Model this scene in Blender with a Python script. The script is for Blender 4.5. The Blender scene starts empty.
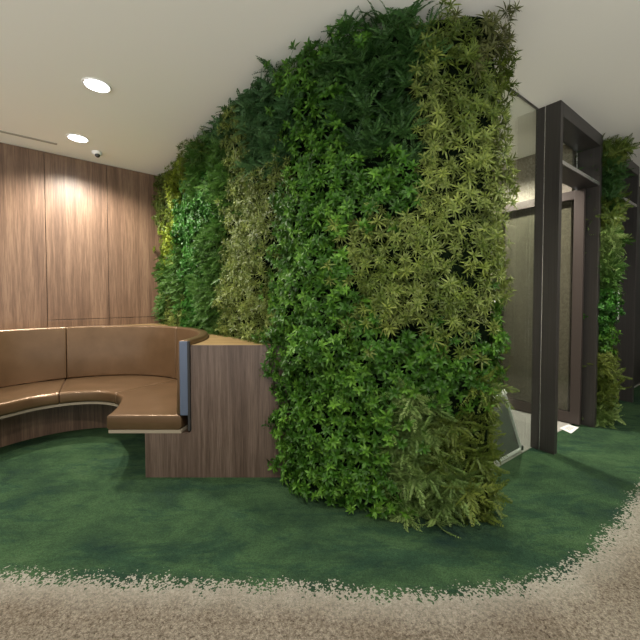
import bpy, bmesh, math, random
import numpy as np
from mathutils import Vector, Matrix
random.seed(4); RNG = np.random.default_rng(7)
C = bpy.context.scene.collection
H = 1.30; F = 342.0; PITCH = math.radians(1.6); HY = 297.0
CY = HY + F*math.tan(PITCH)
CEIL = 2.88

# ------------------------------------------------------------------ helpers
def link(name, me, mat=None, parent=None):
    o = bpy.data.objects.new(name, me); C.objects.link(o)
    if mat is not None: me.materials.append(mat)
    if parent is not None: o.parent = parent
    return o
def obj(name, bm, mat=None, parent=None, smooth=False):
    me = bpy.data.meshes.new(name); bmesh.ops.recalc_face_normals(bm, faces=bm.faces[:])
    bm.to_mesh(me); bm.free()
    if smooth:
        for p in me.polygons: p.use_smooth = True
    return link(name, me, mat, parent)
def empty(name, loc, label, cat, group=None, rz=0):
    o = bpy.data.objects.new(name, None); C.objects.link(o)
    o.location = loc; o.rotation_euler = (0, 0, rz); o.empty_display_size = .1
    tag(o, label, cat, group); return o
def tag(o, label, cat, group=None):
    o['label'] = label; o['category'] = cat
    if group: o['group'] = group
    return o
def struct(o): o['kind'] = 'structure'; return o
def add_box(bm, x0, x1, y0, y1, z0, z1, M=None, bev=0):
    v = [bm.verts.new((x, y, z)) for x in (x0, x1) for y in (y0, y1) for z in (z0, z1)]
    fs = [(0,1,3,2),(4,6,7,5),(0,4,5,1),(2,3,7,6),(0,2,6,4),(1,5,7,3)]
    faces = [bm.faces.new([v[i] for i in f]) for f in fs]
    if bev:
        es = list({e for f in faces for e in f.edges})
        r = bmesh.ops.bevel(bm, geom=es, offset=bev, segments=2, affect='EDGES', profile=.6)
        v = list({w for f in r['faces'] for w in f.verts} | {w for f in faces if f.is_valid for w in f.verts})
    if M is not None:
        bmesh.ops.transform(bm, matrix=M, verts=[w for w in v if w.is_valid])
def box(name, x0, x1, y0, y1, z0, z1, mat, parent=None, M=None, bev=0):
    bm = bmesh.new(); add_box(bm, x0, x1, y0, y1, z0, z1, M, bev); return obj(name, bm, mat, parent)
def add_prism(bm, pts, z0, z1):
    a = [bm.verts.new((p[0], p[1], z0)) for p in pts]; b = [bm.verts.new((p[0], p[1], z1)) for p in pts]
    n = len(pts); bm.faces.new(a[::-1]); bm.faces.new(b)
    for i in range(n): bm.faces.new((a[i], a[(i+1) % n], b[(i+1) % n], b[i]))
def prism(name, pts, z0, z1, mat, parent=None):
    bm = bmesh.new(); add_prism(bm, pts, z0, z1); return obj(name, bm, mat, parent)
def add_tube(bm, pts, r, n=12, closed=False):
    pts = [Vector(p) for p in pts]; rings = []
    N = len(pts); prev = None
    for i, p in enumerate(pts):
        if closed: t = pts[(i+1) % N]-pts[i-1]
        else: t = pts[min(i+1, N-1)]-pts[max(i-1, 0)]
        t.normalize()
        if prev is None:
            u = t.orthogonal().normalized()
        else: u = (prev-t*prev.dot(t)).normalized()
        prev = u; w = t.cross(u)
        rings.append([bm.verts.new(p+(u*math.cos(a)+w*math.sin(a))*r) for a in [2*math.pi*k/n for k in range(n)]])
    for i in range(N if closed else N-1):
        A, B = rings[i], rings[(i+1) % N]
        for k in range(n): bm.faces.new((A[k], A[(k+1) % n], B[(k+1) % n], B[k]))
    if not closed: bm.faces.new(rings[0][::-1]); bm.faces.new(rings[-1])
def add_lathe(bm, prof, n=32, c=(0, 0), cap=True):
    rings = []
    for r, z in prof:
        rings.append([bm.verts.new((c[0]+max(r, 1e-4)*math.cos(2*math.pi*k/n), c[1]+max(r, 1e-4)*math.sin(2*math.pi*k/n), z)) for k in range(n)])
    for a, b in zip(rings, rings[1:]):
        for k in range(n): bm.faces.new((a[k], a[(k+1) % n], b[(k+1) % n], b[k]))
    if cap: bm.faces.new(rings[0][::-1]); bm.faces.new(rings[-1])

# ------------------------------------------------------------------ materials
def mat(name, col=(.5, .5, .5), rough=.5, metal=0, **kw):
    m = bpy.data.materials.new(name); m.use_nodes = True
    b = m.node_tree.nodes['Principled BSDF']
    b.inputs['Base Color'].default_value = (*col, 1); b.inputs['Roughness'].default_value = rough
    b.inputs['Metallic'].default_value = metal
    for k, v in kw.items(): b.inputs[k.replace('_', ' ')].default_value = v
    return m
def nd(m, t, **kw):
    n = m.node_tree.nodes.new(t)
    for k, v in kw.items(): setattr(n, k, v)
    return n
def lk(m, a, b): m.node_tree.links.new(a, b)
def ramp(m, fac, stops, interp='LINEAR'):
    r = nd(m, 'ShaderNodeValToRGB'); r.color_ramp.interpolation = interp
    e = r.color_ramp.elements
    while len(e) < len(stops): e.new(.5)
    for i, (p, c) in enumerate(stops): e[i].position = p; e[i].color = (*c, 1)
    lk(m, fac, r.inputs[0]); return r.outputs[0]
def noise(m, vec, scale, detail=4, rough=.55, dist=0):
    n = nd(m, 'ShaderNodeTexNoise'); n.inputs['Scale'].default_value = scale
    n.inputs['Detail'].default_value = detail; n.inputs['Roughness'].default_value = rough
    n.inputs['Distortion'].default_value = dist
    if vec is not None: lk(m, vec, n.inputs['Vector'])
    return n.outputs['Fac']
def mapping(m, scale=(1, 1, 1), rot=(0, 0, 0), loc=(0, 0, 0)):
    t = nd(m, 'ShaderNodeTexCoord'); p = nd(m, 'ShaderNodeMapping')
    p.inputs['Scale'].default_value = scale; p.inputs['Rotation'].default_value = rot; p.inputs['Location'].default_value = loc
    lk(m, t.outputs['Object'], p.inputs[0]); return p.outputs[0]
def mixc(m, fac, a, b, mode='MIX'):
    n = nd(m, 'ShaderNodeMix', data_type='RGBA', blend_type=mode)
    for s, v in ((n.inputs[0], fac), (n.inputs[6], a), (n.inputs[7], b)):
        if hasattr(v, 'links'): lk(m, v, s)
        elif isinstance(v, tuple): s.default_value = (*v, 1)
        else: s.default_value = v
    return n.outputs[2]
def bump(m, h, strength=.2, dist=.01):
    b = nd(m, 'ShaderNodeBump'); b.inputs['Strength'].default_value = strength; b.inputs['Distance'].default_value = dist
    lk(m, h, b.inputs['Height']); lk(m, b.outputs[0], m.node_tree.nodes['Principled BSDF'].inputs['Normal'])
def base(m, c): lk(m, c, m.node_tree.nodes['Principled BSDF'].inputs['Base Color'])

def wood(name, dark, mid, light, ang, rough=.38, axis='z'):
    m = mat(name, mid, rough)
    sc = {'z': (16, 16, .5), 'x': (.6, 14, 14)}[axis]
    v = mapping(m, (1, 1, 1), (0, 0, ang))
    p = nd(m, 'ShaderNodeMapping'); p.inputs['Scale'].default_value = sc; lk(m, v, p.inputs[0])
    n1 = noise(m, p.outputs[0], 1.0, 8, .62, .9)
    p2 = nd(m, 'ShaderNodeMapping'); p2.inputs['Scale'].default_value = tuple(s*6 for s in sc); lk(m, v, p2.inputs[0])
    n2 = noise(m, p2.outputs[0], 1.6, 4, .7)
    c1 = ramp(m, n1, [(.30, dark), (.48, mid), (.60, light), (.75, mid)])
    c2 = ramp(m, n2, [(.38, (.55, .5, .46)), (.62, (1.12, 1.1, 1.08))])
    base(m, mixc(m, .75, c1, c2, 'MULTIPLY')); bump(m, n2, .12, .002)
    return m
M = {}
M['wall_wood'] = wood('walnut_wall', (.10, .058, .036), (.152, .092, .058), (.20, .127, .082), math.radians(40), .42)
M['desk_wood'] = wood('walnut_counter', (.052, .034, .026), (.092, .064, .050), (.135, .098, .078), 0, .4)
M['plinth_wood'] = wood('walnut_plinth', (.08, .05, .034), (.13, .082, .055), (.18, .12, .08), 0, .45)
M['top_wood'] = wood('oak_top', (.19, .125, .05), (.26, .178, .078), (.31, .215, .10), 0, .4, 'x')
M['board'] = mat('pale_board', (.27, .23, .17), .5)
M['gap'] = mat('dark_gap', (.02, .015, .012), .8)
m = M['ceiling'] = mat('ceiling_paint', (.80, .79, .73), .85)
bump(m, noise(m, mapping(m), 60, 3), .05, .002)
M['white_trim'] = mat('white_enamel', (.8, .8, .78), .35)
m = M['leather'] = mat('bronze_leather', (.25, .145, .078), .29, .45, Coat_Weight=.2, Coat_Roughness=.25)
v = mapping(m); base(m, ramp(m, noise(m, v, 5, 3), [(.3, (.115, .068, .034)), (.7, (.15, .090, .047))])); bump(m, noise(m, v, 260, 2), .10, .001)
M['piping'] = mat('dark_seam', (.09, .05, .03), .5)
M['blue_edge'] = mat('slate_blue_vinyl', (.085, .11, .165), .38, .2)
m = M['bronze'] = mat('dark_bronze_metal', (.075, .07, .067), .42, .5)
v = mapping(m, (60, 60, .8)); base(m, ramp(m, noise(m, v, 2, 3), [(.3, (.044, .041, .038)), (.7, (.06, .056, .052))]))
M['door_bronze'] = mat('brown_bronze_metal', (.052, .041, .036), .4, .4)
M['chrome'] = mat('satin_chrome', (.80, .81, .79), .35, .3)
M['rubber'] = mat('black_rubber', (.015, .015, .015), .7)
M['alu'] = mat('bright_aluminium', (.75, .75, .75), .25, .9)
m = M['beige'] = mat('speckled_stone_wall', (.4, .36, .28), .7)
v = mapping(m); base(m, ramp(m, noise(m, v, 45, 5, .7), [(.35, (.20, .175, .13)), (.5, (.28, .25, .20)), (.65, (.35, .32, .26))]))
M['mesh_panel'] = mat('grey_mesh', (.10, .104, .094), .6)
M['paper'] = mat('white_paper', (.6, .6, .58), .6)
M['ink'] = mat('grey_print', (.25, .25, .24), .6)
M['sensor_dark'] = mat('sensor_lens', (.05, .05, .05), .2)
def glass(name, tint, gl=.06, rough=.02):
    m = bpy.data.materials.new(name); m.use_nodes = True; t = m.node_tree; t.nodes.remove(t.nodes['Principled BSDF'])
    tr = nd(m, 'ShaderNodeBsdfTransparent'); tr.inputs[0].default_value = (*tint, 1)
    g = nd(m, 'ShaderNodeBsdfGlossy'); g.inputs['Roughness'].default_value = rough
    lw = nd(m, 'ShaderNodeLayerWeight'); lw.inputs[0].default_value = .5; pw = nd(m, 'ShaderNodeMath', operation='POWER'); lk(m, lw.outputs['Facing'], pw.inputs[0]); pw.inputs[1].default_value = 5
    fr = nd(m, 'ShaderNodeMath', operation='MULTIPLY_ADD'); lk(m, pw.outputs[0], fr.inputs[0]); fr.inputs[1].default_value = .7; fr.inputs[2].default_value = .04
    mx = nd(m, 'ShaderNodeMixShader'); lk(m, fr.outputs[0], mx.inputs[0]); lk(m, tr.outputs[0], mx.inputs[1]); lk(m, g.outputs[0], mx.inputs[2])
    lk(m, mx.outputs[0], t.nodes['Material Output'].inputs[0]); return m
M['clear'] = glass('clear_glass', (.90, .93, .90))
M['door_glass'] = glass('green_glass', (.68, .69, .66), .08, .08)
M['smoke'] = glass('smoked_glass', (.10, .10, .10), .08, .1)
def emit(name, col, s):
    m = mat(name, (.9, .9, .9), .5); b = m.node_tree.nodes['Principled BSDF']
    b.inputs['Emission Color'].default_value = (*col, 1); b.inputs['Emission Strength'].default_value = s; return m
M['lamp'] = emit('lamp_glow', (1, .99, .95), 9)

# carpet: green pile breaking up into beige pile along a woven edge
m = M['carpet'] = mat('two_tone_carpet', (.1, .1, .1), .95)
m.node_tree.nodes['Principled BSDF'].inputs['Specular IOR Level'].default_value = .1
v = mapping(m)
at_ = nd(m, 'ShaderNodeAttribute', attribute_name='edge')
def vor(scale, feature='F1', rnd=1):
    n = nd(m, 'ShaderNodeTexVoronoi', feature=feature); n.inputs['Scale'].default_value = scale
    lk(m, v, n.inputs['Vector']); return n
v1 = vor(125); v2 = vor(210)
sep = nd(m, 'ShaderNodeSeparateColor'); lk(m, v1.outputs['Color'], sep.inputs[0])
sep2 = nd(m, 'ShaderNodeSeparateColor'); lk(m, v2.outputs['Color'], sep2.inputs[0])
def math_(op, a, b, c=None):
    n = nd(m, 'ShaderNodeMath', operation=op)
    for i, q in enumerate((a, b, c)):
        if q is None: continue
        if hasattr(q, 'links'): lk(m, q, n.inputs[i])
        else: n.inputs[i].default_value = q
    return n.outputs[0]
wob = math_('MULTIPLY_ADD', noise(m, v, 9, 3), .12, -.06)
d = math_('ADD', at_.outputs['Fac'], wob)
mr = nd(m, 'ShaderNodeMapRange'); mr.inputs['From Min'].default_value = -.05; mr.inputs['From Max'].default_value = .13
lk(m, d, mr.inputs['Value'])
clump = math_('MULTIPLY_ADD', noise(m, v, 55, 2), 1.6, -.3)
thr = math_('ADD', math_('MULTIPLY', sep.outputs[0], .5), math_('MULTIPLY', clump, .5))
isb = math_('GREATER_THAN', mr.outputs[0], thr)
g1 = ramp(m, noise(m, mapping(m, (1, 1.5, 1), (0, 0, .3)), 1.9, 10, .70, .3),
          [(.30, (.012, .028, .021)), (.42, (.020, .045, .022)), (.55, (.032, .068, .029)), (.72, (.052, .094, .042))])
g2 = ramp(m, noise(m, mapping(m, (.5, 1.6, 1), (0, 0, .1), (3, 5, 1)), 2.4, 13, .80, .4), [(.51, (1, 1, 1)), (.55, (.66, .75, .90)), (.8, (.5, .62, .85))])
g3 = ramp(m, sep2.outputs[0], [(0, (.72, .72, .72)), (1, (1.3, 1.3, 1.3))])
green = mixc(m, .9, mixc(m, 1.0, g1, g2, 'MULTIPLY'), g3, 'MULTIPLY')
b1 = ramp(m, noise(m, v, 60, 4, .75), [(.32, (.05, .04, .03)), (.46, (.15, .131, .104)), (.62, (.22, .20, .163))])
b2 = ramp(m, noise(m, v, 3, 4), [(.3, (.80, .76, .72)), (.7, (1.05, 1.05, 1.05))])
b3 = ramp(m, sep2.outputs[0], [(0, (.62, .60, .58)), (1, (1.3, 1.3, 1.3))])
beige = mixc(m, .9, mixc(m, 1.0, b1, b2, 'MULTIPLY'), b3, 'MULTIPLY')
# fringe tufts are paler
mr2 = nd(m, 'ShaderNodeMapRange'); mr2.inputs['From Min'].default_value = .2; mr2.inputs['From Max'].default_value = .0; lk(m, d, mr2.inputs['Value'])
beige = mixc(m, math_('MULTIPLY', mr2.outputs[0], .45), beige, (.42, .42, .37))
base(m, mixc(m, isb, green, beige))
bump(m, math_('ADD', v2.outputs['Distance'], noise(m, v, 140, 3)), .9, .006)
m = M['tile'] = mat('grey_floor_tile', (.4, .4, .38), .45)
br = nd(m, 'ShaderNodeTexBrick'); br.offset = 0; lk(m, mapping(m, (1, 1, 1), (0, 0, math.radians(-36)), (.12, .28, 0)), br.inputs['Vector'])
for k, val in (('Color1', (.32, .31, .28, 1)), ('Color2', (.15, .15, .135, 1)), ('Mortar', (.2, .2, .18, 1))): br.inputs[k].default_value = val
br.inputs['Scale'].default_value = 1; br.inputs['Brick Width'].default_value = .3; br.inputs['Row Height'].default_value = .3
br.inputs['Mortar Size'].default_value = .004; br.inputs['Bias'].default_value = -.2
base(m, br.outputs['Color'])

# ------------------------------------------------------------------ room shell
EDGE = np.array([(-7, 2.6), (-4, 1.95), (-2.4, 1.68), (-1.541, 1.612), (-1.159, 1.582), (-.795, 1.564), (-.092, 1.536), (.358, 1.493), (.723, 1.509), (1.04, 1.582),
                 (1.336, 1.722), (1.691, 1.959), (2.299, 2.422), (3.2, 3.12), (7.5, 6.3)])
def floor_mesh():
    xs = np.arange(-6.5, 7.51, .05); ys = np.arange(-1.6, 7.01, .05)
    nx, ny = len(xs), len(ys)
    X, Y = np.meshgrid(xs, ys); P = np.stack([X.ravel(), Y.ravel()], 1)
    best = np.full(len(P), 1e9); sg = np.ones(len(P))
    for a, b in zip(EDGE[:-1], EDGE[1:]):
        ab = b-a; t = np.clip(((P-a)@ab)/(ab@ab), 0, 1); q = a+t[:, None]*ab
        dd = np.linalg.norm(P-q, axis=1); cr = ab[0]*(P[:, 1]-a[1])-ab[1]*(P[:, 0]-a[0])
        k = dd < best; best[k] = dd[k]; sg[k] = np.where(cr[k] < 0, 1, -1)
    I = np.arange(nx*ny).reshape(ny, nx)
    f = np.stack([I[:-1, :-1], I[:-1, 1:], I[1:, 1:], I[1:, :-1]], -1).reshape(-1, 4)
    me = bpy.data.meshes.new('floor'); me.from_pydata(np.column_stack([P, np.zeros(len(P))]).tolist(), [], f.tolist())
    a = me.attributes.new('edge', 'FLOAT', 'POINT'); a.data.foreach_set('value', (best*sg).astype(np.float32))
    return me
struct(link('floor', floor_mesh(), M['carpet']))
struct(box('ceiling', -6.5, 7.5, -2.5, 7, CEIL, CEIL+.1, M['ceiling']))

# glazed front: line L0, along D, outward N
L0 = np.array([1.83, 2.92]); D = np.array([math.cos(math.radians(36)), math.sin(math.radians(36))]); N = np.array([D[1], -D[0]])
def gp(s, n=0): p = L0+D*s+N*n; return (float(p[0]), float(p[1]))
MG = Matrix.Translation((L0[0], L0[1], 0)) @ Matrix.Rotation(math.radians(36), 4, 'Z')   # local x along D, local y = into room
RM = [gp(-2.2), gp(6), gp(6, -3.5), gp(-2.2, -3.5)]
struct(prism('floor', [gp(-.95), gp(6), gp(6, -3.5), gp(-.95, -3.5)], -.01, .003, M['tile']))

# wood panelled back wall; t runs left from the corner with the green wall
WA = np.array([-2.137, 4.475]); ang_w = math.atan2(.643, .766)
MW = Matrix.Translation((WA[0], WA[1], 0)) @ Matrix.Rotation(ang_w, 4, 'Z')              # local x toward the corner, -y into the room
wb = struct(box('wall_back', -4.2, .5, .02, .16, 0, CEIL, M['gap'])); wb.matrix_world = MW
g = .0025
edges = [.5, -.537, -1.12, -1.70, -2.28, -2.86, -3.44, -4.2]
for i, (a, b) in enumerate(zip(edges[1:], edges)):
    if i < 2:
        box('wall_panel', a+g, b-g, 0, .025, 1.045+g, CEIL-.004, M['wall_wood'], wb, bev=.0015)
        box('wall_panel', a+g, b-g, 0, .025, 0, 1.045-g, M['wall_wood'], wb, bev=.0015)
    else:
        box('wall_panel', a+g, b-g, 0, .025, 0, CEIL-.004, M['wall_wood'], wb, bev=.0015)
# narrow slot in the ceiling running along the wood wall
sl = struct(box('trim_1', -4.1, -1.02, -.335, -.295, CEIL-.006, CEIL, mat('slot_grey', (.33, .32, .27), .8))); sl.matrix_world = MW

# interior room behind the glazing
wi = struct(box('wall_interior', .97, 1.09, .06, 3.5, 0, CEIL, M['beige'])); wi.matrix_world = MG
wi = struct(box('wall_far', -2.2, .97, 3.4, 3.5, 0, CEIL, M['beige'])); wi.matrix_world = MG
wi = struct(box('wall_front', 2.47, 6, .02, .10, 0, CEIL, M['bronze'])); wi.matrix_world = MG
tr = struct(box('trim_2', -.95, 0, -.008, .008, CEIL-.008, CEIL, M['bronze'])); tr.matrix_world = MG
wn = struct(box('window_1', -.80, -.01, -.006, .006, .004, CEIL-.008, M['clear'])); wn.matrix_world = MG

struct(box('wall_right', 7.0, 7.1, -1.6, 7, 0, CEIL, mat('corridor_paint', (.3, .29, .26), .8)))
# ------------------------------------------------------------------ door portals
W = 1.04; DP = .17; TJ = .055
def portal(s0, label, open_leaf):
    e = empty('door_portal', (*gp(s0), 0), label, 'door frame', None, math.radians(36))
    # left jamb: deep outer blade, thin bright fillet, narrow inner blade behind it
    box('jamb', 0, TJ, -DP, -.06, 0, CEIL-.001, M['bronze'], e, bev=.002)
    box('fillet', .006, TJ-.004, -.06, -.053, 0, CEIL-.002, M['alu'], e)
    box('jamb', 0, TJ, -.053, .012, 0, CEIL-.001, M['bronze'], e, bev=.002)
    box('jamb', W-TJ, W, -DP, .02, 0, CEIL-.001, M['bronze'], e, bev=.002)
    box('header', TJ, W-TJ, -DP, .02, CEIL-.115, CEIL-.001, M['bronze'], e, bev=.002)
    t = box('transom', TJ, W-TJ, -DP+.01, .02, 2.385, 2.42, M['bronze'], e, bev=.002)
    box('highlight_strip', TJ+.002, W-TJ-.002, -DP+.004, -DP+.0095, 2.387, 2.418, M['alu'], t)  # pale strip standing in for light reflected off the transom front
    box('clerestory_glass', TJ, W-TJ, -.006, .004, 2.42, CEIL-.115, M['clear'] if open_leaf else M['smoke'], e)
    return e
portal(0, 'dark bronze portal frame beside the big green wall, around the open glass door', True)
portal(1.38, 'dark bronze portal frame beyond the narrow strip of greenery at right edge', False)
def leaf(s0, y0, rz, label, gl):
    e = empty('glass_door', (*gp(s0, -y0), .012), label, 'door', None, rz)
    L = .88; T = .045; Z = 2.355; sw = .085
    box('stile', 0, sw, -T/2, T/2, 0, Z, M['door_bronze'], e, bev=.002)
    box('stile', L-sw, L, -T/2, T/2, 0, Z, M['door_bronze'], e, bev=.002)
    box('rail', sw, L-sw, -T/2, T/2, 0, .11, M['door_bronze'], e, bev=.002)
    box('rail', sw, L-sw, -T/2, T/2, Z-.085, Z, M['door_bronze'], e, bev=.002)
    box('glass_pane', sw, L-sw, -.006, .006, .11, Z-.085, gl, e)
    bm = bmesh.new()
    for sy in (-1, 1):
        yy = sy*(T/2+.04)
        add_tube(bm, [(L-.045, sy*T/2, 1.0), (L-.045, yy, 1.0), (L-.045, yy, 1.02), (L-.045, yy, 1.38), (L-.045, yy, 1.4), (L-.045, sy*T/2, 1.4)], .009, 8)
    obj('pull_handle', bm, M['chrome'], e, True)
leaf(.925, -.07, math.radians(36+90+1.5), 'brown framed glass door standing open beyond the dark post, against the beige wall', M['door_glass'])
leaf(1.38+TJ+.01, .03, math.radians(36), 'closed smoked glass door in the farther dark portal, mostly behind greenery', M['smoke'])

# ------------------------------------------------------------------ banquette
BC = np.array([-2.07, 2.62]); YC = 2.43; dy = BC[1]-YC
def rin(th):
    d_ = math.degrees(th)
    if d_ > 90: d_ = 180-d_
    if d_ >= 25: return .46
    k = (25-d_)/44.5; return .46+.11*k*k
def seg_solid(r0f, r1f, z0, z1, th0, th1, nth, prof, lean=0, cut=0.0):
    """swept section: prof is list of (u,w), u 0..1 from inner to outer radius, w 0..1 height; th0/th1 None = cut plane"""
    bm = bmesh.new(); rings = []
    for i in range(nth+1):
        k = i/nth; ring = []
        for u, w in prof:
            def pos(th):
                r0, r1 = r0f(th), r1f(th)
                return r0+(r1-r0)*u + lean*w
            a, b = th0, th1
            if th0 is None:
                a = 0
                for _ in range(6): a = -math.asin((dy-cut)/pos(a))
            if th1 is None:
                b = math.pi
                for _ in range(6): b = math.pi+math.asin((dy-cut)/pos(b))
            th = a+(b-a)*k; r = pos(th)
            ring.append(bm.verts.new((BC[0]+r*math.cos(th), BC[1]+r*math.sin(th), z0+(z1-z0)*w)))
        rings.append(ring)
    n = len(prof)
    for A, B in zip(rings, rings[1:]):
        for j in range(n): bm.faces.new((A[j], A[(j+1) % n], B[(j+1) % n], B[j]))
    bm.faces.new(rings[0][::-1]); bm.faces.new(rings[-1])
    return bm
def rr(ru, rw, n=4):   # rounded rect profile
    pts = []
    for (cu, cw, a0) in ((1-ru, rw, -90), (1-ru, 1-rw, 0), (ru, 1-rw, 90), (ru, rw, 180)):
        for k in range(n+1):
            a = math.radians(a0+90*k/n); pts.append((cu+ru*math.cos(a), cw+rw*math.sin(a)))
    return pts
bq = empty('banquette', (BC[0], BC[1], 0), 'curved bronze leather banquette set in front of the wood panelled wall', 'sofa')
def bpart(name, bm, mt, par=bq, smooth=True):
    bmesh.ops.translate(bm, verts=bm.verts[:], vec=(-BC[0], -BC[1], 0))
    o = obj(name, bm, mt, par, smooth); return o
gap = .004
S1, S2 = math.radians(55.5), math.radians(122)
for a, b, n in ((None, S1-gap, 26), (S1+gap, S2-gap, 26), (S2+gap, None, 26)):
    o = bpart('seat_cushion', seg_solid(rin, lambda t: 1.09, .345, .452, a, b, n, rr(.04, .24)), M['leather'])
    md = o.modifiers.new('bevel', 'BEVEL'); md.width = .006; md.segments = 2; md.limit_method = 'ANGLE'; md.angle_limit = math.radians(50)
for a, b, n in ((None, math.radians(57)-gap/2, 26), (math.radians(57)+gap/2, math.radians(121.5)-gap/2, 26), (math.radians(121.5)+gap/2, None, 26)):
    o = bpart('backrest_cushion', seg_solid(lambda t: 1.055, lambda t: 1.13, .455, .99, a, b, n, rr(.22, .03), lean=.02), M['leather'])
    md = o.modifiers.new('bevel', 'BEVEL'); md.width = .006; md.segments = 2; md.limit_method = 'ANGLE'; md.angle_limit = math.radians(50)
bpart('seam_strip', seg_solid(lambda t: .48, lambda t: 1.04, .36, .438, math.radians(50), math.radians(130), 20, rr(.02, .1)), M['piping'])
bpart('seat_board', seg_solid(lambda t: rin(t)+.015, lambda t: 1.09, .322, .345, None, None, 60, rr(.01, .1)), M['board'], smooth=False)
def plr(t):
    d_ = math.degrees(t); d_ = 180-d_ if d_ > 90 else d_
    return .75 if d_ > 15 else .75+.08*min(1, (15-d_)/28)
bpart('plinth', seg_solid(plr, lambda t: 1.09, 0.0, .322, None, None, 60, rr(.01, .01), cut=.035), M['plinth_wood'], smooth=False)
# slate end edge of the backrest
x1 = BC[0]+math.sqrt(1.152**2-dy**2)+.004; x0 = BC[0]+math.sqrt(1.10**2-dy**2)
bm = bmesh.new(); add_box(bm, x0-.012, x1-.012, YC-.014, YC+.002, .455, .985, None, .004); bpart('end_panel', bm, M['blue_edge'], smooth=False)
bm = bmesh.new(); add_box(bm, x1-.012, x1+.004, YC-.016, YC+.004, .345, .985, None, .002); bpart('end_trim', bm, M['rubber'], smooth=False)

# ------------------------------------------------------------------ counter around the banquette
ct = empty('counter', (-.6, YC, 0), 'walnut counter with tan top filling the corner between banquette and green wall', 'counter')
def cpart(name, bm, mt):
    bmesh.ops.translate(bm, verts=bm.verts[:], vec=(.6, -YC, 0)); return obj(name, bm, mt, ct)
bm = bmesh.new()
xl, xm, xr, th = -1.257, x1+.006, -.22, .022
pts = [(xl, .0), (xr, .0), (xr, .955), (xm, .955), (xm, .343), (xm-.02, .321), (xl, .321)]
a = [bm.verts.new((x, YC, z)) for x, z in pts]; b = [bm.verts.new((x, YC+th, z)) for x, z in pts]
bm.faces.new(a[::-1]); bm.faces.new(b)
for i in range(len(pts)): j = (i+1) % len(pts); bm.faces.new((a[i], a[j], b[j], b[i]))
cpart('front_panel', bm, M['desk_wood'])
wl = lambda t: tuple(WA+np.array([-.766, -.643])*t)
hl = lambda t, n=0.0: (WA[0]+.647*t-.762*n, WA[1]-.762*t-.647*n)
arc = [(BC[0]+1.158*math.cos(t), BC[1]+1.158*math.sin(t)) for t in np.linspace(-math.asin(dy/1.158), math.pi-.05, 48)]
op = [np.array(q_) for q_ in ((-.22, YC), hl(2.55, -.05), hl(.05, -.05), wl(.03), wl(2.6), (WA[0]-.766*2.6, 2.0))]
def hit(p, d_):
    best = None
    for a_, b_ in zip(op[:-1], op[1:]):
        e_ = b_-a_; den = d_[0]*e_[1]-d_[1]*e_[0]
        if abs(den) < 1e-9: continue
        w_ = a_-p; t_ = (w_[0]*e_[1]-w_[1]*e_[0])/den; k_ = (w_[0]*d_[1]-w_[1]*d_[0])/den
        if t_ > 0 and -1e-6 <= k_ <= 1+1e-6 and (best is None or t_ < best): best = t_
    return p+d_*best
bm = bmesh.new(); R4 = []
for i_, q_ in enumerate(arc):
    q_ = np.array(q_); d_ = q_-BC; o_ = op[0] if i_ == 0 else hit(BC, d_)
    if i_ == 0: pass
    o_ = (o_[0], max(o_[1], YC+.0225)); q_ = np.array((q_[0], max(q_[1], YC+.0225)))
    R4.append([bm.verts.new((*q_, .935)), bm.verts.new((*o_, .935)), bm.verts.new((*o_, .955)), bm.verts.new((*q_, .955))])
for A_, B_ in zip(R4, R4[1:]):
    for j in range(4): bm.faces.new((A_[j], A_[(j+1) % 4], B_[(j+1) % 4], B_[j]))
bm.faces.new(R4[0]); bm.faces.new(R4[-1][::-1])
cpart('counter_top', bm, M['top_wood'])
bm = bmesh.new()
o_ = [(BC[0]+1.175*math.cos(t), BC[1]+1.175*math.sin(t)) for t in np.linspace(-math.asin((dy-.03)/1.175), math.pi-.05, 48)]
i_ = [(BC[0]+1.158*math.cos(t), BC[1]+1.158*math.sin(t)) for t in np.linspace(-math.asin((dy-.03)/1.158), math.pi-.05, 48)]
A = [[bm.verts.new((*p, z)) for p in q] for q in (o_, i_) for z in (0.0, .935)]
for k in range(47):
    for P_, Q_ in ((A[0], A[1]), (A[1], A[3]), (A[3], A[2]), (A[2], A[0])): bm.faces.new((P_[k], P_[k+1], Q_[k+1], Q_[k]))
cpart('curved_back', bm, M['plinth_wood'])

struct(prism('wall_left', [hl(-.6, -.24), hl(2.62, -.24), (.05, 2.36), (.9, 2.30), (.93, 2.36), (.08, 2.46), hl(2.62, -.32), hl(-.6, -.32)], 0, CEIL, M['beige']))
# ------------------------------------------------------------------ ceiling fittings
def spot(x, y, power, size=150, blend=.6, z=CEIL-.03, r=.06, col=(1, .93, .82)):
    l = bpy.data.lights.new('spot_lamp', 'SPOT'); l.energy = power; l.spot_size = math.radians(size); l.spot_blend = blend
    l.shadow_soft_size = r; l.color = col
    o = bpy.data.objects.new('spot_lamp', l); C.objects.link(o); o.location = (x, y, z); return o
def downlight(x, y, label, power, **kw):
    power *= 2.2
    e = empty('downlight', (x, y, CEIL), label, 'ceiling light', 'round recessed downlights')
    bm = bmesh.new(); add_lathe(bm, [(.080, -.001), (.093, -.001), (.095, -.005), (.088, -.010), (.080, -.008), (.080, -.001)], 40, cap=False); obj('trim_ring', bm, M['white_trim'], e, True)
    bm = bmesh.new(); add_lathe(bm, [(.0001, -.001), (.080, -.001), (.080, -.006), (.0001, -.0065)], 40); obj('lens', bm, M['lamp'], e)
    s = spot(0, 0, power, z=-.03, **kw); s.parent = e
    return e
KC = (CEIL-H)/1.62
downlight(-1.705*KC, 2.661*KC, 'round white downlight in the ceiling, the larger one nearer the camera', 55)
downlight(-2.467*KC, 3.532*KC, 'round white downlight in the ceiling closer to the wood wall and sensor', 85)
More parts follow.
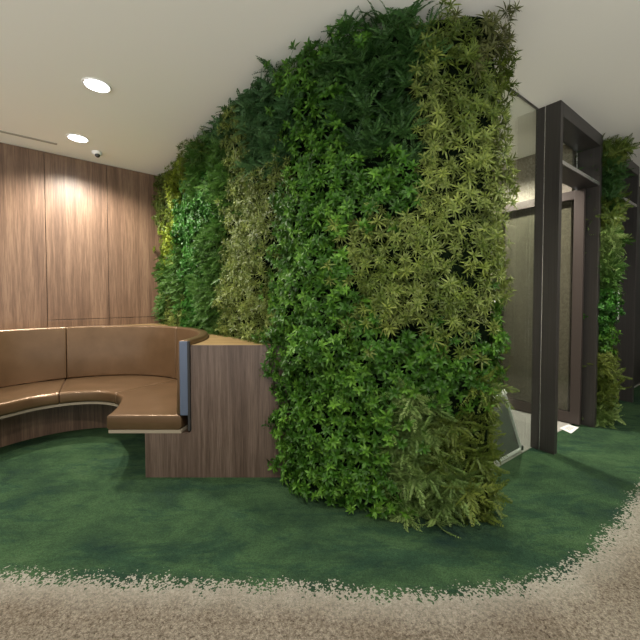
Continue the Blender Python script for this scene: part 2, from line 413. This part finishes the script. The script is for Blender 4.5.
for (x, y, p) in ((-.35, .55, 45), (1.35, .75, 40), (3.15, 2.05, 60), (-2.9, .9, 45), (.5, -1.2, 30), (-4.3, 2.4, 45)):  # unseen fill lights, added to light the green wall front and counter
    downlight(x, y, 'unseen round downlight added outside the picture as fill light', p)
for (s, n, p) in ((.25, -.75, 130), (-.6, -2.3, 60)):  # unseen fill lights, added because the glazed room was too dark
    q = gp(s, n); downlight(q[0], q[1], 'unseen round downlight added to brighten the glazed room behind the door', p)
e = empty('ceiling_sensor', (-2.492*KC, 3.869*KC, CEIL), 'small white ceiling sensor with dark lens beside the downlight by the wood wall', 'sensor')
bm = bmesh.new(); add_lathe(bm, [(.048, 0), (.05, -.012), (.042, -.030), (.030, -.036), (.0001, -.037)], 28); obj('housing', bm, M['white_trim'], e, True)
bm = bmesh.new(); bmesh.ops.create_uvsphere(bm, u_segments=18, v_segments=12, radius=.026, matrix=Matrix.Translation((.012, -.012, -.038))); obj('lens', bm, M['sensor_dark'], e, True)

# ------------------------------------------------------------------ things at the doorway
def px(x, y, z=0):
    u = (x-320)/F; v_ = -(y-CY)/F; r = np.array([u, math.cos(PITCH)+v_*math.sin(PITCH), -math.sin(PITCH)+v_*math.cos(PITCH)])
    return r*((z-H)/r[2])+np.array([0, 0, H])
q = [px(559.5, 428.5), px(568, 425), px(579, 428), px(571, 434)]
pc = np.mean(q, axis=0)
bm = bmesh.new(); add_prism(bm, [(p[0]-pc[0], p[1]-pc[1]) for p in q], 0, .0015)
pp = empty('printed_sheet', (pc[0], pc[1], .004), 'white printed sheet lying flat on the floor at the foot of the open door', 'paper')
obj('sheet', bm, M['paper'], pp)
bm = bmesh.new(); ca = [(p-pc)*.55 for p in q]
for k in range(4):
    a0, a1 = .12+.22*k, .22+.22*k
    l0 = ca[0]+(ca[3]-ca[0])*a0; l1 = ca[0]+(ca[3]-ca[0])*a1; r1 = ca[1]+(ca[2]-ca[1])*a1; r0 = ca[1]+(ca[2]-ca[1])*a0
    add_prism(bm, [(w[0], w[1]) for w in (l0, r0, r1, l1)], .0015, .0019)
obj('print', bm, M['ink'], pp)

st = empty('tubular_stand', (*gp(-.14, -.03), 0.003), 'bent chrome tube stand with grey panel, half hidden behind the big green wall', 'stand', None, math.radians(36))
bm = bmesh.new(); R_ = .013
def fillet(pts, r, n=6):
    out = []; L = len(pts)
    for i in range(L):
        p0, p, p1 = Vector(pts[i-1]), Vector(pts[i]), Vector(pts[(i+1) % L])
        a_ = p+(p0-p).normalized()*r; b_ = p+(p1-p).normalized()*r
        for k in range(n+1):
            t = k/n; out.append(a_*(1-t)**2+p*2*t*(1-t)+b_*t*t)
    return out
loop = [(0, 0, R_), (-.42, 0, R_), (-.62, .0, .53), (-.29, .0, .53)]
add_tube(bm, fillet(loop, .05), R_, 12, True); obj('tube_frame', bm, M['chrome'], st, True)
bm = bmesh.new(); pl = [(-.03, .03), (-.40, .03), (-.59, .51), (-.30, .51)]
a = [bm.verts.new((x, -.003, z)) for x, z in pl]; b = [bm.verts.new((x, .003, z)) for x, z in pl]
bm.faces.new(a); bm.faces.new(b[::-1])
for i in range(4): j = (i+1) % 4; bm.faces.new((a[i], a[j], b[j], b[i]))
obj('panel', bm, M['mesh_panel'], st)
bm = bmesh.new(); bmesh.ops.create_uvsphere(bm, u_segments=14, v_segments=10, radius=.022, matrix=Matrix.Translation((-.30, 0, .545))); obj('knob', bm, M['chrome'], st, True)
box('rubber_foot', .008, .03, -.012, .012, 0, .035, M['rubber'], st, bev=.004)

# ------------------------------------------------------------------ living walls
def smooth_path(pts, n=200):
    P = np.array(pts, float)
    for _ in range(3):
        Q = [P[0]]
        for a_, b_ in zip(P[:-1], P[1:]): Q += [a_*.75+b_*.25, a_*.25+b_*.75]
        Q.append(P[-1]); P = np.array(Q)
    s = np.r_[0, np.cumsum(np.linalg.norm(np.diff(P, axis=0), axis=1))]
    t = np.linspace(0, s[-1], n); X = np.interp(t, s, P[:, 0]); Y = np.interp(t, s, P[:, 1])
    tx = np.gradient(X, t); ty = np.gradient(Y, t); l = np.hypot(tx, ty); 
    return t, X, Y, ty/l, -tx/l      # normal to the right-hand side of travel... (points toward viewer)
def vnoise(x, y, seed):
    r = np.random.default_rng(seed); G = r.random((64, 64))
    xi = np.floor(x).astype(int); yi = np.floor(y).astype(int); fx = x-xi; fy = y-yi
    fx = fx*fx*(3-2*fx); fy = fy*fy*(3-2*fy); g_ = lambda i, j: G[i % 64, j % 64]
    return (g_(xi, yi)*(1-fx)+g_(xi+1, yi)*fx)*(1-fy)+(g_(xi, yi+1)*(1-fx)+g_(xi+1, yi+1)*fx)*fy
class Surf:
    def __init__(s, pts, seed): s.t, s.X, s.Y, s.nx, s.ny = smooth_path(pts); s.L = s.t[-1]; s.seed = seed
    def at(s, u, z, d):
        n = np.stack([np.interp(u, s.t, s.nx), np.interp(u, s.t, s.ny), np.zeros_like(u)], 1)
        p = np.stack([np.interp(u, s.t, s.X), np.interp(u, s.t, s.Y), z], 1)
        lump = .035*np.clip(z/2.88, 0, 1)**3+(vnoise(u*5, z*5, s.seed)-.5)*.07+(vnoise(u*14, z*14, s.seed+1)-.5)*.08
        lump = lump-.045*np.clip((1.0-z)/.3, 0, 1)*np.clip((u/s.L-.82)/.06, 0, 1)
        return p+n*(d+lump)[:, None], n

def leaf_tmpl(L, Wd, fold=.25, curl=.25, rows=((.35, .9), (.7, .75))):
    v = [(0, 0, 0)]; e = [0.0]
    for t, w in rows:
        z = -curl*L*t*t
        v += [(-Wd/2*w, t*L, z+fold*Wd*w*.5), (0, t*L, z), (Wd/2*w, t*L, z+fold*Wd*w*.5)]; e += [1, 0, 1]
    v.append((0, L, -curl*L)); e.append(.6)
    f = [(0, 2, 1, 1), (0, 3, 2, 2)]; k = 1
    for _ in range(len(rows)-1): f += [(k, k+1, k+4, k+3), (k+1, k+2, k+5, k+4)]; k += 3
    tip = len(v)-1; f += [(k, k+1, tip, tip), (k+1, k+2, tip, tip)]
    return np.array(v, float), f, np.array(e)
def rotm(ax, a):
    return np.array(Matrix.Rotation(a, 3, ax))
def rosette(L, Wd, n1, n2, el1, el2, rnd, fold=.25, curl=.3, seed=0, jit=.25):
    """leaves round +Z"""
    r = np.random.default_rng(seed); V = []; Fc = []; E = []; K = []
    for ring, (n, el, sc) in enumerate(((n1, el1, 1.0), (n2, el2, .78))):
        for i in range(n):
            lv, lf, le = leaf_tmpl(L*sc*r.uniform(.75, 1.15), Wd*r.uniform(.8, 1.15), fold, curl*r.uniform(.4, 1.5))
            R1 = rotm('Y', r.normal(0, jit*1.2)); Rx = rotm('X', math.radians(el)+r.normal(0, jit)); Rz = rotm('Z', 2*math.pi*(i+ring*.5+r.uniform(-.25, .25))/max(n, 1))
            w = lv@(Rz@Rx@R1).T+np.array([0, 0, ring*.006])
            o = sum(len(q) for q in V); V.append(w); Fc += [tuple(o+j for j in f) for f in lf]; E.append(le); K.append(np.full(len(w), r.random()))
    return np.concatenate(V), Fc, np.concatenate(E), np.concatenate(K)
def frond(L, pin, n, Wd, arch, seed=0):
    """a fern frond growing along +Y, arching to -Z"""
    r = np.random.default_rng(seed); V = []; Fc = []; E = []; K = []; o = 0
    for i in range(n):
        t = (i+.6)/n; yy = L*t; zz = -arch*L*t*t; ln = pin*math.sin(math.pi*min(1, (.22+.78*t)))**.7+pin*.15
        for sd in (-1, 1):
            lv, lf, le = leaf_tmpl(ln*r.uniform(.8, 1.15), Wd, .2, .2, rows=((.45, 1),))
            lf = [(0, 2, 1, 1), (0, 3, 2, 2), (1, 2, 4, 4), (2, 3, 4, 4)]
            Rz = rotm('Z', -sd*math.radians(58-22*t+r.normal(0, 6))); Ry = rotm('Y', r.normal(0, .25)+sd*.2)
            w = lv@(Rz@Ry).T+np.array([0, yy, zz]); V.append(w); Fc += [tuple(o+j for j in f) for f in lf]; o += len(w)
            E.append(le); K.append(np.full(len(w), r.random()))
    w = np.array([(-.0012, 0, 0), (.0012, 0, 0), (.0012, L*.5, -arch*L*.25), (-.0012, L*.5, -arch*L*.25), (0, L, -arch*L)]); V.append(w)
    Fc += [(o, o+1, o+2, o+3), (o+3, o+2, o+4, o+4)]; E.append(np.zeros(5)); K.append(np.full(5, .5))
    return np.concatenate(V), Fc, np.concatenate(E), np.concatenate(K)
def tuft(nf, L, pin, n, Wd, arch, spread, seed):
    r = np.random.default_rng(seed); V = []; Fc = []; E = []; K = []; o = 0
    for i in range(nf):
        v_, f_, e_, k_ = frond(L*r.uniform(.7, 1.15), pin, n, Wd, arch*r.uniform(.5, 1.5), seed*31+i)
        R = rotm('Z', 2*math.pi*i/nf+r.uniform(-.4, .4))@rotm('X', math.radians(spread)+r.normal(0, .25))@rotm('Y', r.normal(0, .3))
        w = v_@R.T; V.append(w); Fc += [tuple(o+j for j in f) for f in f_]; o += len(w); E.append(e_); K.append(k_)
    return np.concatenate(V), Fc, np.concatenate(E), np.concatenate(K)

def leafmat(name, dark, mid, light, edge, edge_amt, rough=.42, trans=.25):
    m = mat(name, mid, rough); t = m.node_tree; b = t.nodes['Principled BSDF']
    b.inputs['Specular IOR Level'].default_value = .2
    a1 = nd(m, 'ShaderNodeAttribute', attribute_name='tone'); a2 = nd(m, 'ShaderNodeAttribute', attribute_name='rim')
    c = ramp(m, a1.outputs['Fac'], [(0, dark), (.5, mid), (1, light)])
    f = nd(m, 'ShaderNodeMath', operation='MULTIPLY'); lk(m, a2.outputs['Fac'], f.inputs[0]); f.inputs[1].default_value = edge_amt
    c = mixc(m, f.outputs[0], c, edge); lk(m, c, b.inputs['Base Color'])
    tl = nd(m, 'ShaderNodeBsdfTranslucent'); lk(m, c, tl.inputs[0]); mx = nd(m, 'ShaderNodeMixShader'); mx.inputs[0].default_value = trans
    lk(m, b.outputs[0], mx.inputs[1]); lk(m, tl.outputs[0], mx.inputs[2]); lk(m, mx.outputs[0], t.nodes['Material Output'].inputs[0])
    return m
# species: templates, spacing (m), axis lift, size range, material, name, label
SP = {}
def species(key, tm, spacing, lift, mat_, name, label, depth=(.0, .12), up=None): SP[key] = dict(tm=tm, sp=spacing, lift=lift, mat=mat_, name=name, label=label, depth=depth, up=up)
mB = leafmat('broadleaf_green', (.006, .028, .002), (.026, .090, .006), (.12, .26, .028), (.09, .21, .03), .25)
mG = leafmat('glossy_green', (0.0089, 0.0446, 0.0053), (0.0246, 0.1071, 0.0112), (0.0580, 0.1786, 0.0246), (0.0536, 0.1518, 0.0223), .2, .42)
mV = leafmat('variegated', (.014, .040, .004), (.050, .098, .010), (.17, .225, .036), (.31, .345, .10), .6)
mD = leafmat('variegated_dark', (.012, .036, .003), (.042, .085, .008), (.14, .19, .028), (.22, .26, .06), .45)
mY = leafmat('yellow_green', (.04, .085, .005), (.11, .175, .012), (.24, .30, .03), (.27, .30, .04), .4)
mF = leafmat('dark_fern', (0.0120, 0.0465, 0.0105), (0.0283, 0.0891, 0.0198), (0.0705, 0.1550, 0.0378), (0.1008, 0.1705, 0.0523), .3)
mK = leafmat('blue_fern', (.018, .055, .018), (.038, .105, .034), (.095, .19, .07), (.11, .19, .075), .3)
mS = leafmat('soft_fern', (0.0223, 0.0645, 0.0090), (0.0446, 0.1141, 0.0174), (0.0843, 0.1736, 0.0347), (0.0992, 0.1786, 0.0446), .3)
mL = leafmat('pale_fern', (0.0502, 0.1088, 0.0209), (0.1088, 0.2009, 0.0419), (0.2344, 0.3181, 0.1004), (0.2930, 0.3515, 0.1423), .35)
mO = leafmat('olive_fern', (0.0341, 0.0682, 0.0087), (0.0744, 0.1178, 0.0174), (0.1488, 0.1922, 0.0341), (0.1736, 0.2046, 0.0496), .3)
mR = leafmat('reddish', (.024, .040, .008), (.060, .075, .018), (.14, .15, .045), (.2, .2, .07), .5)
ros = lambda L, W_, n1, n2, e1, e2, s, **k: [rosette(L, W_, n1, n2, e1, e2, None, seed=s+i, **k) for i in range(6)]
tf = lambda nf, L, pin, n, W_, arch, spr, s: [tuft(nf, L, pin, n, W_, arch, spr, s+i) for i in range(6)]
tB = ros(.044, .0165, 7, 5, 18, 48, 10, curl=.35)
tG = ros(.040, .020, 7, 4, 15, 45, 30, curl=.35)
tV = ros(.049, .0090, 9, 6, 22, 52, 50, curl=.45)
tY = ros(.045, .013, 8, 5, 20, 50, 70)
tF = tf(7, .128, .028, 13, .0080, .30, 42, 100)
tL = tf(7, .122, .026, 14, .0080, .45, 38, 200)
species('B', tB, .052, .25, mB, 'broadleaf_planting', 'mid green broad leaved planting in rosettes')
species('G', tG, .044, .2, mG, 'glossy_planting', 'bright glossy green planting')
species('V', tV, .053, .25, mV, 'variegated_planting', 'yellow edged narrow leaved planting')
species('D', tV, .053, .25, mD, 'variegated_planting', 'dark olive narrow leaved planting')
species('R', tV, .053, .25, mR, 'variegated_planting', 'brownish narrow leaved planting')
species('Y', tY, .046, .25, mY, 'yellow_planting', 'yellow green small leaved planting')
species('F', tF, .060, .75, mF, 'fern_planting', 'dark green fern planting', (-.02, .07))
species('K', tF, .060, .75, mK, 'fern_planting', 'blue green fern planting', (-.02, .07))
species('S', tF, .054, .5, mS, 'fern_planting', 'soft bright green fern planting', (-.02, .07))
species('L', tL, .052, -.25, mL, 'fern_planting', 'pale drooping fern planting', (-.02, .08))
species('O', tL, .052, -.1, mO, 'fern_planting', 'olive green drooping fern planting', (-.02, .08))

def build_patch(surf, u, z, sp, parent, rng, top):
    S = SP[sp]; n = len(u)
    if n == 0: return
    dep = rng.uniform(S['depth'][0], S['depth'][1], n); dep = dep-.085
    P, Nn = surf.at(u, z, dep)
    T = S['tm']; which = rng.integers(0, len(T), n)
    allV, allF, allE, allT = [], [], [], []; off = 0
    pt = np.clip((vnoise(u*7+3, z*7, surf.seed+5)-.5)*.7+.45, 0, 1)
    for k in range(len(T)):
        idx = np.nonzero(which == k)[0]; m_ = len(idx)
        if not m_: continue
        tv, tfc, te, tk = T[k]; tfc = np.array(tfc); nv = len(tv)
        Z = Nn[idx].copy(); Z[:, 2] += S['lift']; Z += rng.normal(0, .24, (m_, 3)); Z /= np.linalg.norm(Z, axis=1)[:, None]
        if abs(S['lift']) > .4 or sp in 'LO':
            Yr = np.tile([0, 0, 1.0 if S['lift'] > 0 else -1.0], (m_, 1))+rng.normal(0, .5, (m_, 3))
        else: Yr = rng.normal(0, 1, (m_, 3))
        Xx = np.cross(Yr, Z); Xx /= np.linalg.norm(Xx, axis=1)[:, None]; Yy = np.cross(Z, Xx)
        sc = rng.uniform(.78, 1.22, m_)
        R = np.stack([Xx, Yy, Z], 2)*sc[:, None, None]
        W_ = np.einsum('mij,vj->mvi', R, tv)+P[idx][:, None, :]
        W_[:, :, 2] = np.where(W_[:, :, 2] > top, top-(W_[:, :, 2]-top)*.25, W_[:, :, 2])
        W_[:, :, 2] = np.maximum(W_[:, :, 2], .006)
        allV.append(W_.reshape(-1, 3)); allF.append((tfc[None]+(np.arange(m_)*nv)[:, None, None]).reshape(-1, 4)+off)
        allE.append(np.tile(te, m_)); tone = .45*tk[None]+.6*rng.random((m_, 1))**1.3+(pt[idx][:, None]-.45)*.45
        allT.append(np.clip(tone, 0, 1).ravel()); off += m_*nv
    V = np.concatenate(allV)-np.array(parent.location)[None]; Fq = np.concatenate(allF)
    me = bpy.data.meshes.new(S['name']); me.vertices.add(len(V)); me.vertices.foreach_set('co', V.astype(np.float32).ravel())
    tri = Fq[:, 2] == Fq[:, 3]; cnt = np.where(tri, 3, 4); st_ = np.r_[0, np.cumsum(cnt)[:-1]]
    mask = np.ones(Fq.shape, bool); mask[tri, 3] = False; li = Fq[mask]
    me.loops.add(len(li)); me.loops.foreach_set('vertex_index', li.astype(np.int32))
    me.polygons.add(len(Fq)); me.polygons.foreach_set('loop_start', st_.astype(np.int32))
    me.update(calc_edges=True)
    for nm, val in (('tone', np.concatenate(allT)), ('rim', np.concatenate(allE))):
        at2 = me.attributes.new(nm, 'FLOAT', 'POINT'); at2.data.foreach_set('value', val.astype(np.float32))
    me.validate()
    o = link(S['name'], me, S['mat'], parent); o['label'] = S['label']
    return len(Fq)
def living_wall(name, pts, seeds, u_rng, z_rng, label, back_off, seed, hid=None):
    sf = Surf(pts, seed); rng = np.random.default_rng(seed)
    mid = sf.at(np.array([sf.L/2]), np.array([0.]), np.array([0.]))[0][0]
    e = empty(name, (float(mid[0]), float(mid[1]), 0), label, 'green wall')
    # backing
    bm = bmesh.new(); n = 90; us = np.linspace(u_rng[0], u_rng[1], n)
    X = np.interp(us, sf.t, sf.X)-mid[0]; Y = np.interp(us, sf.t, sf.Y)-mid[1]; nx = np.interp(us, sf.t, sf.nx); ny = np.interp(us, sf.t, sf.ny)
    cols = []; bo = back_off*(1-.6*np.clip((us/sf.L-.74)/.12, 0, 1)) if back_off > .11 else np.full(n, back_off*.8)
    for k in range(n):
        f1 = (X[k]-nx[k]*bo[k], Y[k]-ny[k]*bo[k]); f2 = (X[k]-nx[k]*(bo[k]+.03), Y[k]-ny[k]*(bo[k]+.03))
        cols.append([bm.verts.new((*f1, z_rng[0])), bm.verts.new((*f1, z_rng[1])), bm.verts.new((*f2, z_rng[1])), bm.verts.new((*f2, z_rng[0]))])
    for a_, b_ in zip(cols, cols[1:]):
        for j in range(4): bm.faces.new((a_[j], a_[(j+1) % 4], b_[(j+1) % 4], b_[j]))
    bm.faces.new(cols[0]); bm.faces.new(cols[-1][::-1])
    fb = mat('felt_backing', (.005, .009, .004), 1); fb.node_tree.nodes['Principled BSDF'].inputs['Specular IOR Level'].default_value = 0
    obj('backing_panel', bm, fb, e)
    # seeds: (u, z, species)
    su = np.array([q[0] for q in seeds]); sz = np.array([q[1] for q in seeds]); keys = [q[2] for q in seeds]
    total = 0
    cand = {}
    for key in set(keys):
        s_ = SP[key]['sp']; nu = int((u_rng[1]-u_rng[0])/s_); nz = int((z_rng[1]-z_rng[0])/s_)
        U, Z = np.meshgrid((np.arange(nu)+.5)*s_+u_rng[0], (np.arange(nz)+.5)*s_+z_rng[0])
        U = U.ravel(); Z = Z.ravel(); layers = 2 if SP[key]['depth'][0] == 0 else 1
        U = np.tile(U, layers); Z = np.tile(Z, layers)
        U = U+rng.uniform(-.5, .5, len(U))*s_; Z = Z+rng.uniform(-.5, .5, len(Z))*s_
        du = rng.normal(0, .045, len(U))+(vnoise(U*6, Z*6, 91)-.5)*.22+(vnoise(U*22, Z*22, 92)-.5)*.10; dz = rng.normal(0, .045, len(U))+(vnoise(U*6+9, Z*6, 93)-.5)*.22+(vnoise(U*22, Z*22+5, 94)-.5)*.10
        near = np.argmin((U[:, None]+du[:, None]-su[None])**2+((Z[:, None]+dz[:, None]-sz[None])*.8)**2, axis=1)
        ok = np.ones(len(U), bool) if hid is None else ~hid(U, Z)
        cand[key] = (U, Z, near, ok)
    for i, key in enumerate(keys):
        U, Z, near, ok = cand[key]; q_ = (near == i) & ok
        total += build_patch(sf, U[q_], Z[q_], key, e, rng, CEIL-.004) or 0
    print(name, 'faces', total, 'L', sf.L)
    return e, sf
PATH = [(-2.10, 4.49), (-1.47, 3.745), (-.87, 3.04), (-.375, 2.48), (-.165, 2.195), (.02, 2.075), (.2, 2.005), (.46, 1.93), (.7, 1.89), (.95, 1.90), (1.055, 1.97), (1.095, 2.17), (1.105, 2.40)]
_sf = Surf(PATH, 11)
def pix_seed(x, y, k):
    rat = 320+F*_sf.X/_sf.Y; j = int(np.argmin(np.abs(rat[:int(len(rat)*.93)]-x))); 
    return (_sf.t[j], H+(HY-y)*_sf.Y[j]/F, k)
SEEDS = [(163,195,'D'),(168,215,'D'),(170,243,'Y'),(180,178,'Y'),(163,290,'S'),(172,320,'V'),(187,215,'G'),(190,255,'G'),(192,295,'G'),(176,275,'S'),(200,150,'D'),
 (208,195,'G'),(203,170,'S'),(214,240,'S'),(212,285,'S'),(205,318,'S'),(225,120,'K'),(222,170,'S'),(238,140,'V'),(235,190,'V'),(240,235,'V'),(252,275,'V'),(248,315,'V'),(232,300,'V'),(262,200,'V'),(262,240,'V'),
 (255,110,'K'),(275,85,'K'),(262,150,'K'),(285,120,'K'),(300,55,'B'),(318,85,'B'),(295,95,'B'),(305,140,'B'),(335,40,'B'),
 (350,75,'F'),(365,45,'F'),(345,115,'F'),(385,75,'F'),(395,40,'F'),(375,115,'F'),(405,110,'F'),(400,150,'F'),(415,70,'F'),(372,145,'F'),
 (335,155,'B'),(300,185,'B'),(280,230,'B'),(345,195,'B'),(385,185,'B'),(320,225,'B'),(400,200,'B'),(290,280,'B'),(320,270,'B'),
 (352,252,'V'),(378,262,'D'),(368,290,'D'),(395,245,'V'),(398,290,'V'),(340,310,'B'),(295,330,'B'),(372,330,'B'),
 (435,45,'D'),(440,85,'V'),(430,125,'V'),(465,60,'D'),(495,55,'R'),(500,90,'D'),(470,110,'D'),(500,130,'V'),(435,170,'V'),(470,165,'V'),(505,175,'V'),(430,215,'V'),(460,215,'V'),(495,220,'V'),(420,260,'D'),(450,260,'V'),(480,265,'D'),(508,265,'V'),
 (420,300,'V'),(450,300,'D'),(475,305,'V'),(400,320,'V'),(500,320,'B'),(435,325,'D'),(455,345,'B'),(415,350,'B'),(490,350,'B'),(380,360,'B'),(330,360,'B'),(290,380,'B'),(310,410,'B'),(355,400,'B'),(400,390,'B'),(445,385,'B'),(485,385,'B'),
 (290,430,'B'),(325,450,'B'),(365,440,'B'),(400,430,'B'),(300,470,'B'),(340,485,'B'),(380,480,'B'),(375,510,'B'),(425,425,'L'),(420,460,'L'),(410,500,'L'),(445,480,'L'),(440,515,'L'),(450,440,'O'),(475,420,'O'),(500,415,'O'),(470,460,'O'),(500,460,'O'),(475,500,'O'),(500,500,'O')]
seeds = [pix_seed(*q) for q in SEEDS]
su_cut = _sf.L*.60
def hid(U, Z):   # behind the counter top
    yy = np.interp(U, _sf.t, _sf.Y); return (Z < .93) & (yy > 2.50)
living_wall('living_wall', PATH, seeds, (0.02, _sf.L-.02), (.03, CEIL-.02), 'large curved green wall of mixed foliage from floor to ceiling in the middle', .125, 11, hid)

P2 = [gp(1.065, .0), gp(1.065, .20), gp(1.12, .24), gp(1.21, .255), gp(1.30, .235), gp(1.36, .17), gp(1.375, .0)]
S2_ = Surf(P2, 23)
L2 = S2_.L
ss = [(L2*a_, z_, k) for a_, z_, k in ((.5, 2.75, 'O'), (.3, 2.45, 'F'), (.6, 2.40, 'F'), (.5, 2.1, 'O'), (.3, 1.85, 'L'), (.7, 1.8, 'S'), (.5, 1.5, 'S'), (.35, 1.2, 'G'), (.65, 1.15, 'B'), (.5, .9, 'B'), (.5, .65, 'V'), (.4, .4, 'O'), (.5, .15, 'L'))]
living_wall('living_wall', P2, ss, (.02, L2-.02), (.03, CEIL-.02), 'narrow floor to ceiling strip of greenery between the two dark door portals', .10, 23)

# ------------------------------------------------------------------ light and camera
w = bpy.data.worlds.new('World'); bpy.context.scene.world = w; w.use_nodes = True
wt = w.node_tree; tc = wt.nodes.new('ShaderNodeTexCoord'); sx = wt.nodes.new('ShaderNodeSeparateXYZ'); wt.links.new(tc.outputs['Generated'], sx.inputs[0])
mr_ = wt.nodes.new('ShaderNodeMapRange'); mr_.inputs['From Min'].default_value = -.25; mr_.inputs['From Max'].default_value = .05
mr_.inputs['To Min'].default_value = 2.1; mr_.inputs['To Max'].default_value = .36; wt.links.new(sx.outputs[2], mr_.inputs['Value'])  # added glow below the horizon, brightens the ceiling from underneath
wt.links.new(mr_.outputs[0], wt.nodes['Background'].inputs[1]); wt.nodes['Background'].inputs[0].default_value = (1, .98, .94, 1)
cam = bpy.data.cameras.new('camera'); co = bpy.data.objects.new('camera', cam); C.objects.link(co)
cam.sensor_width = 36; cam.lens = 36*F/640; cam.shift_y = (CY-320)/640; cam.clip_start = .02
co.location = (0, 0, H); co.rotation_euler = (math.radians(90)-PITCH, 0, 0)
sc = bpy.context.scene; sc.camera = co
sc.view_settings.view_transform = 'Standard'; sc.view_settings.look = 'None'; sc.view_settings.exposure = .6; sc.view_settings.gamma = 1
sc.view_settings.use_curve_mapping = False
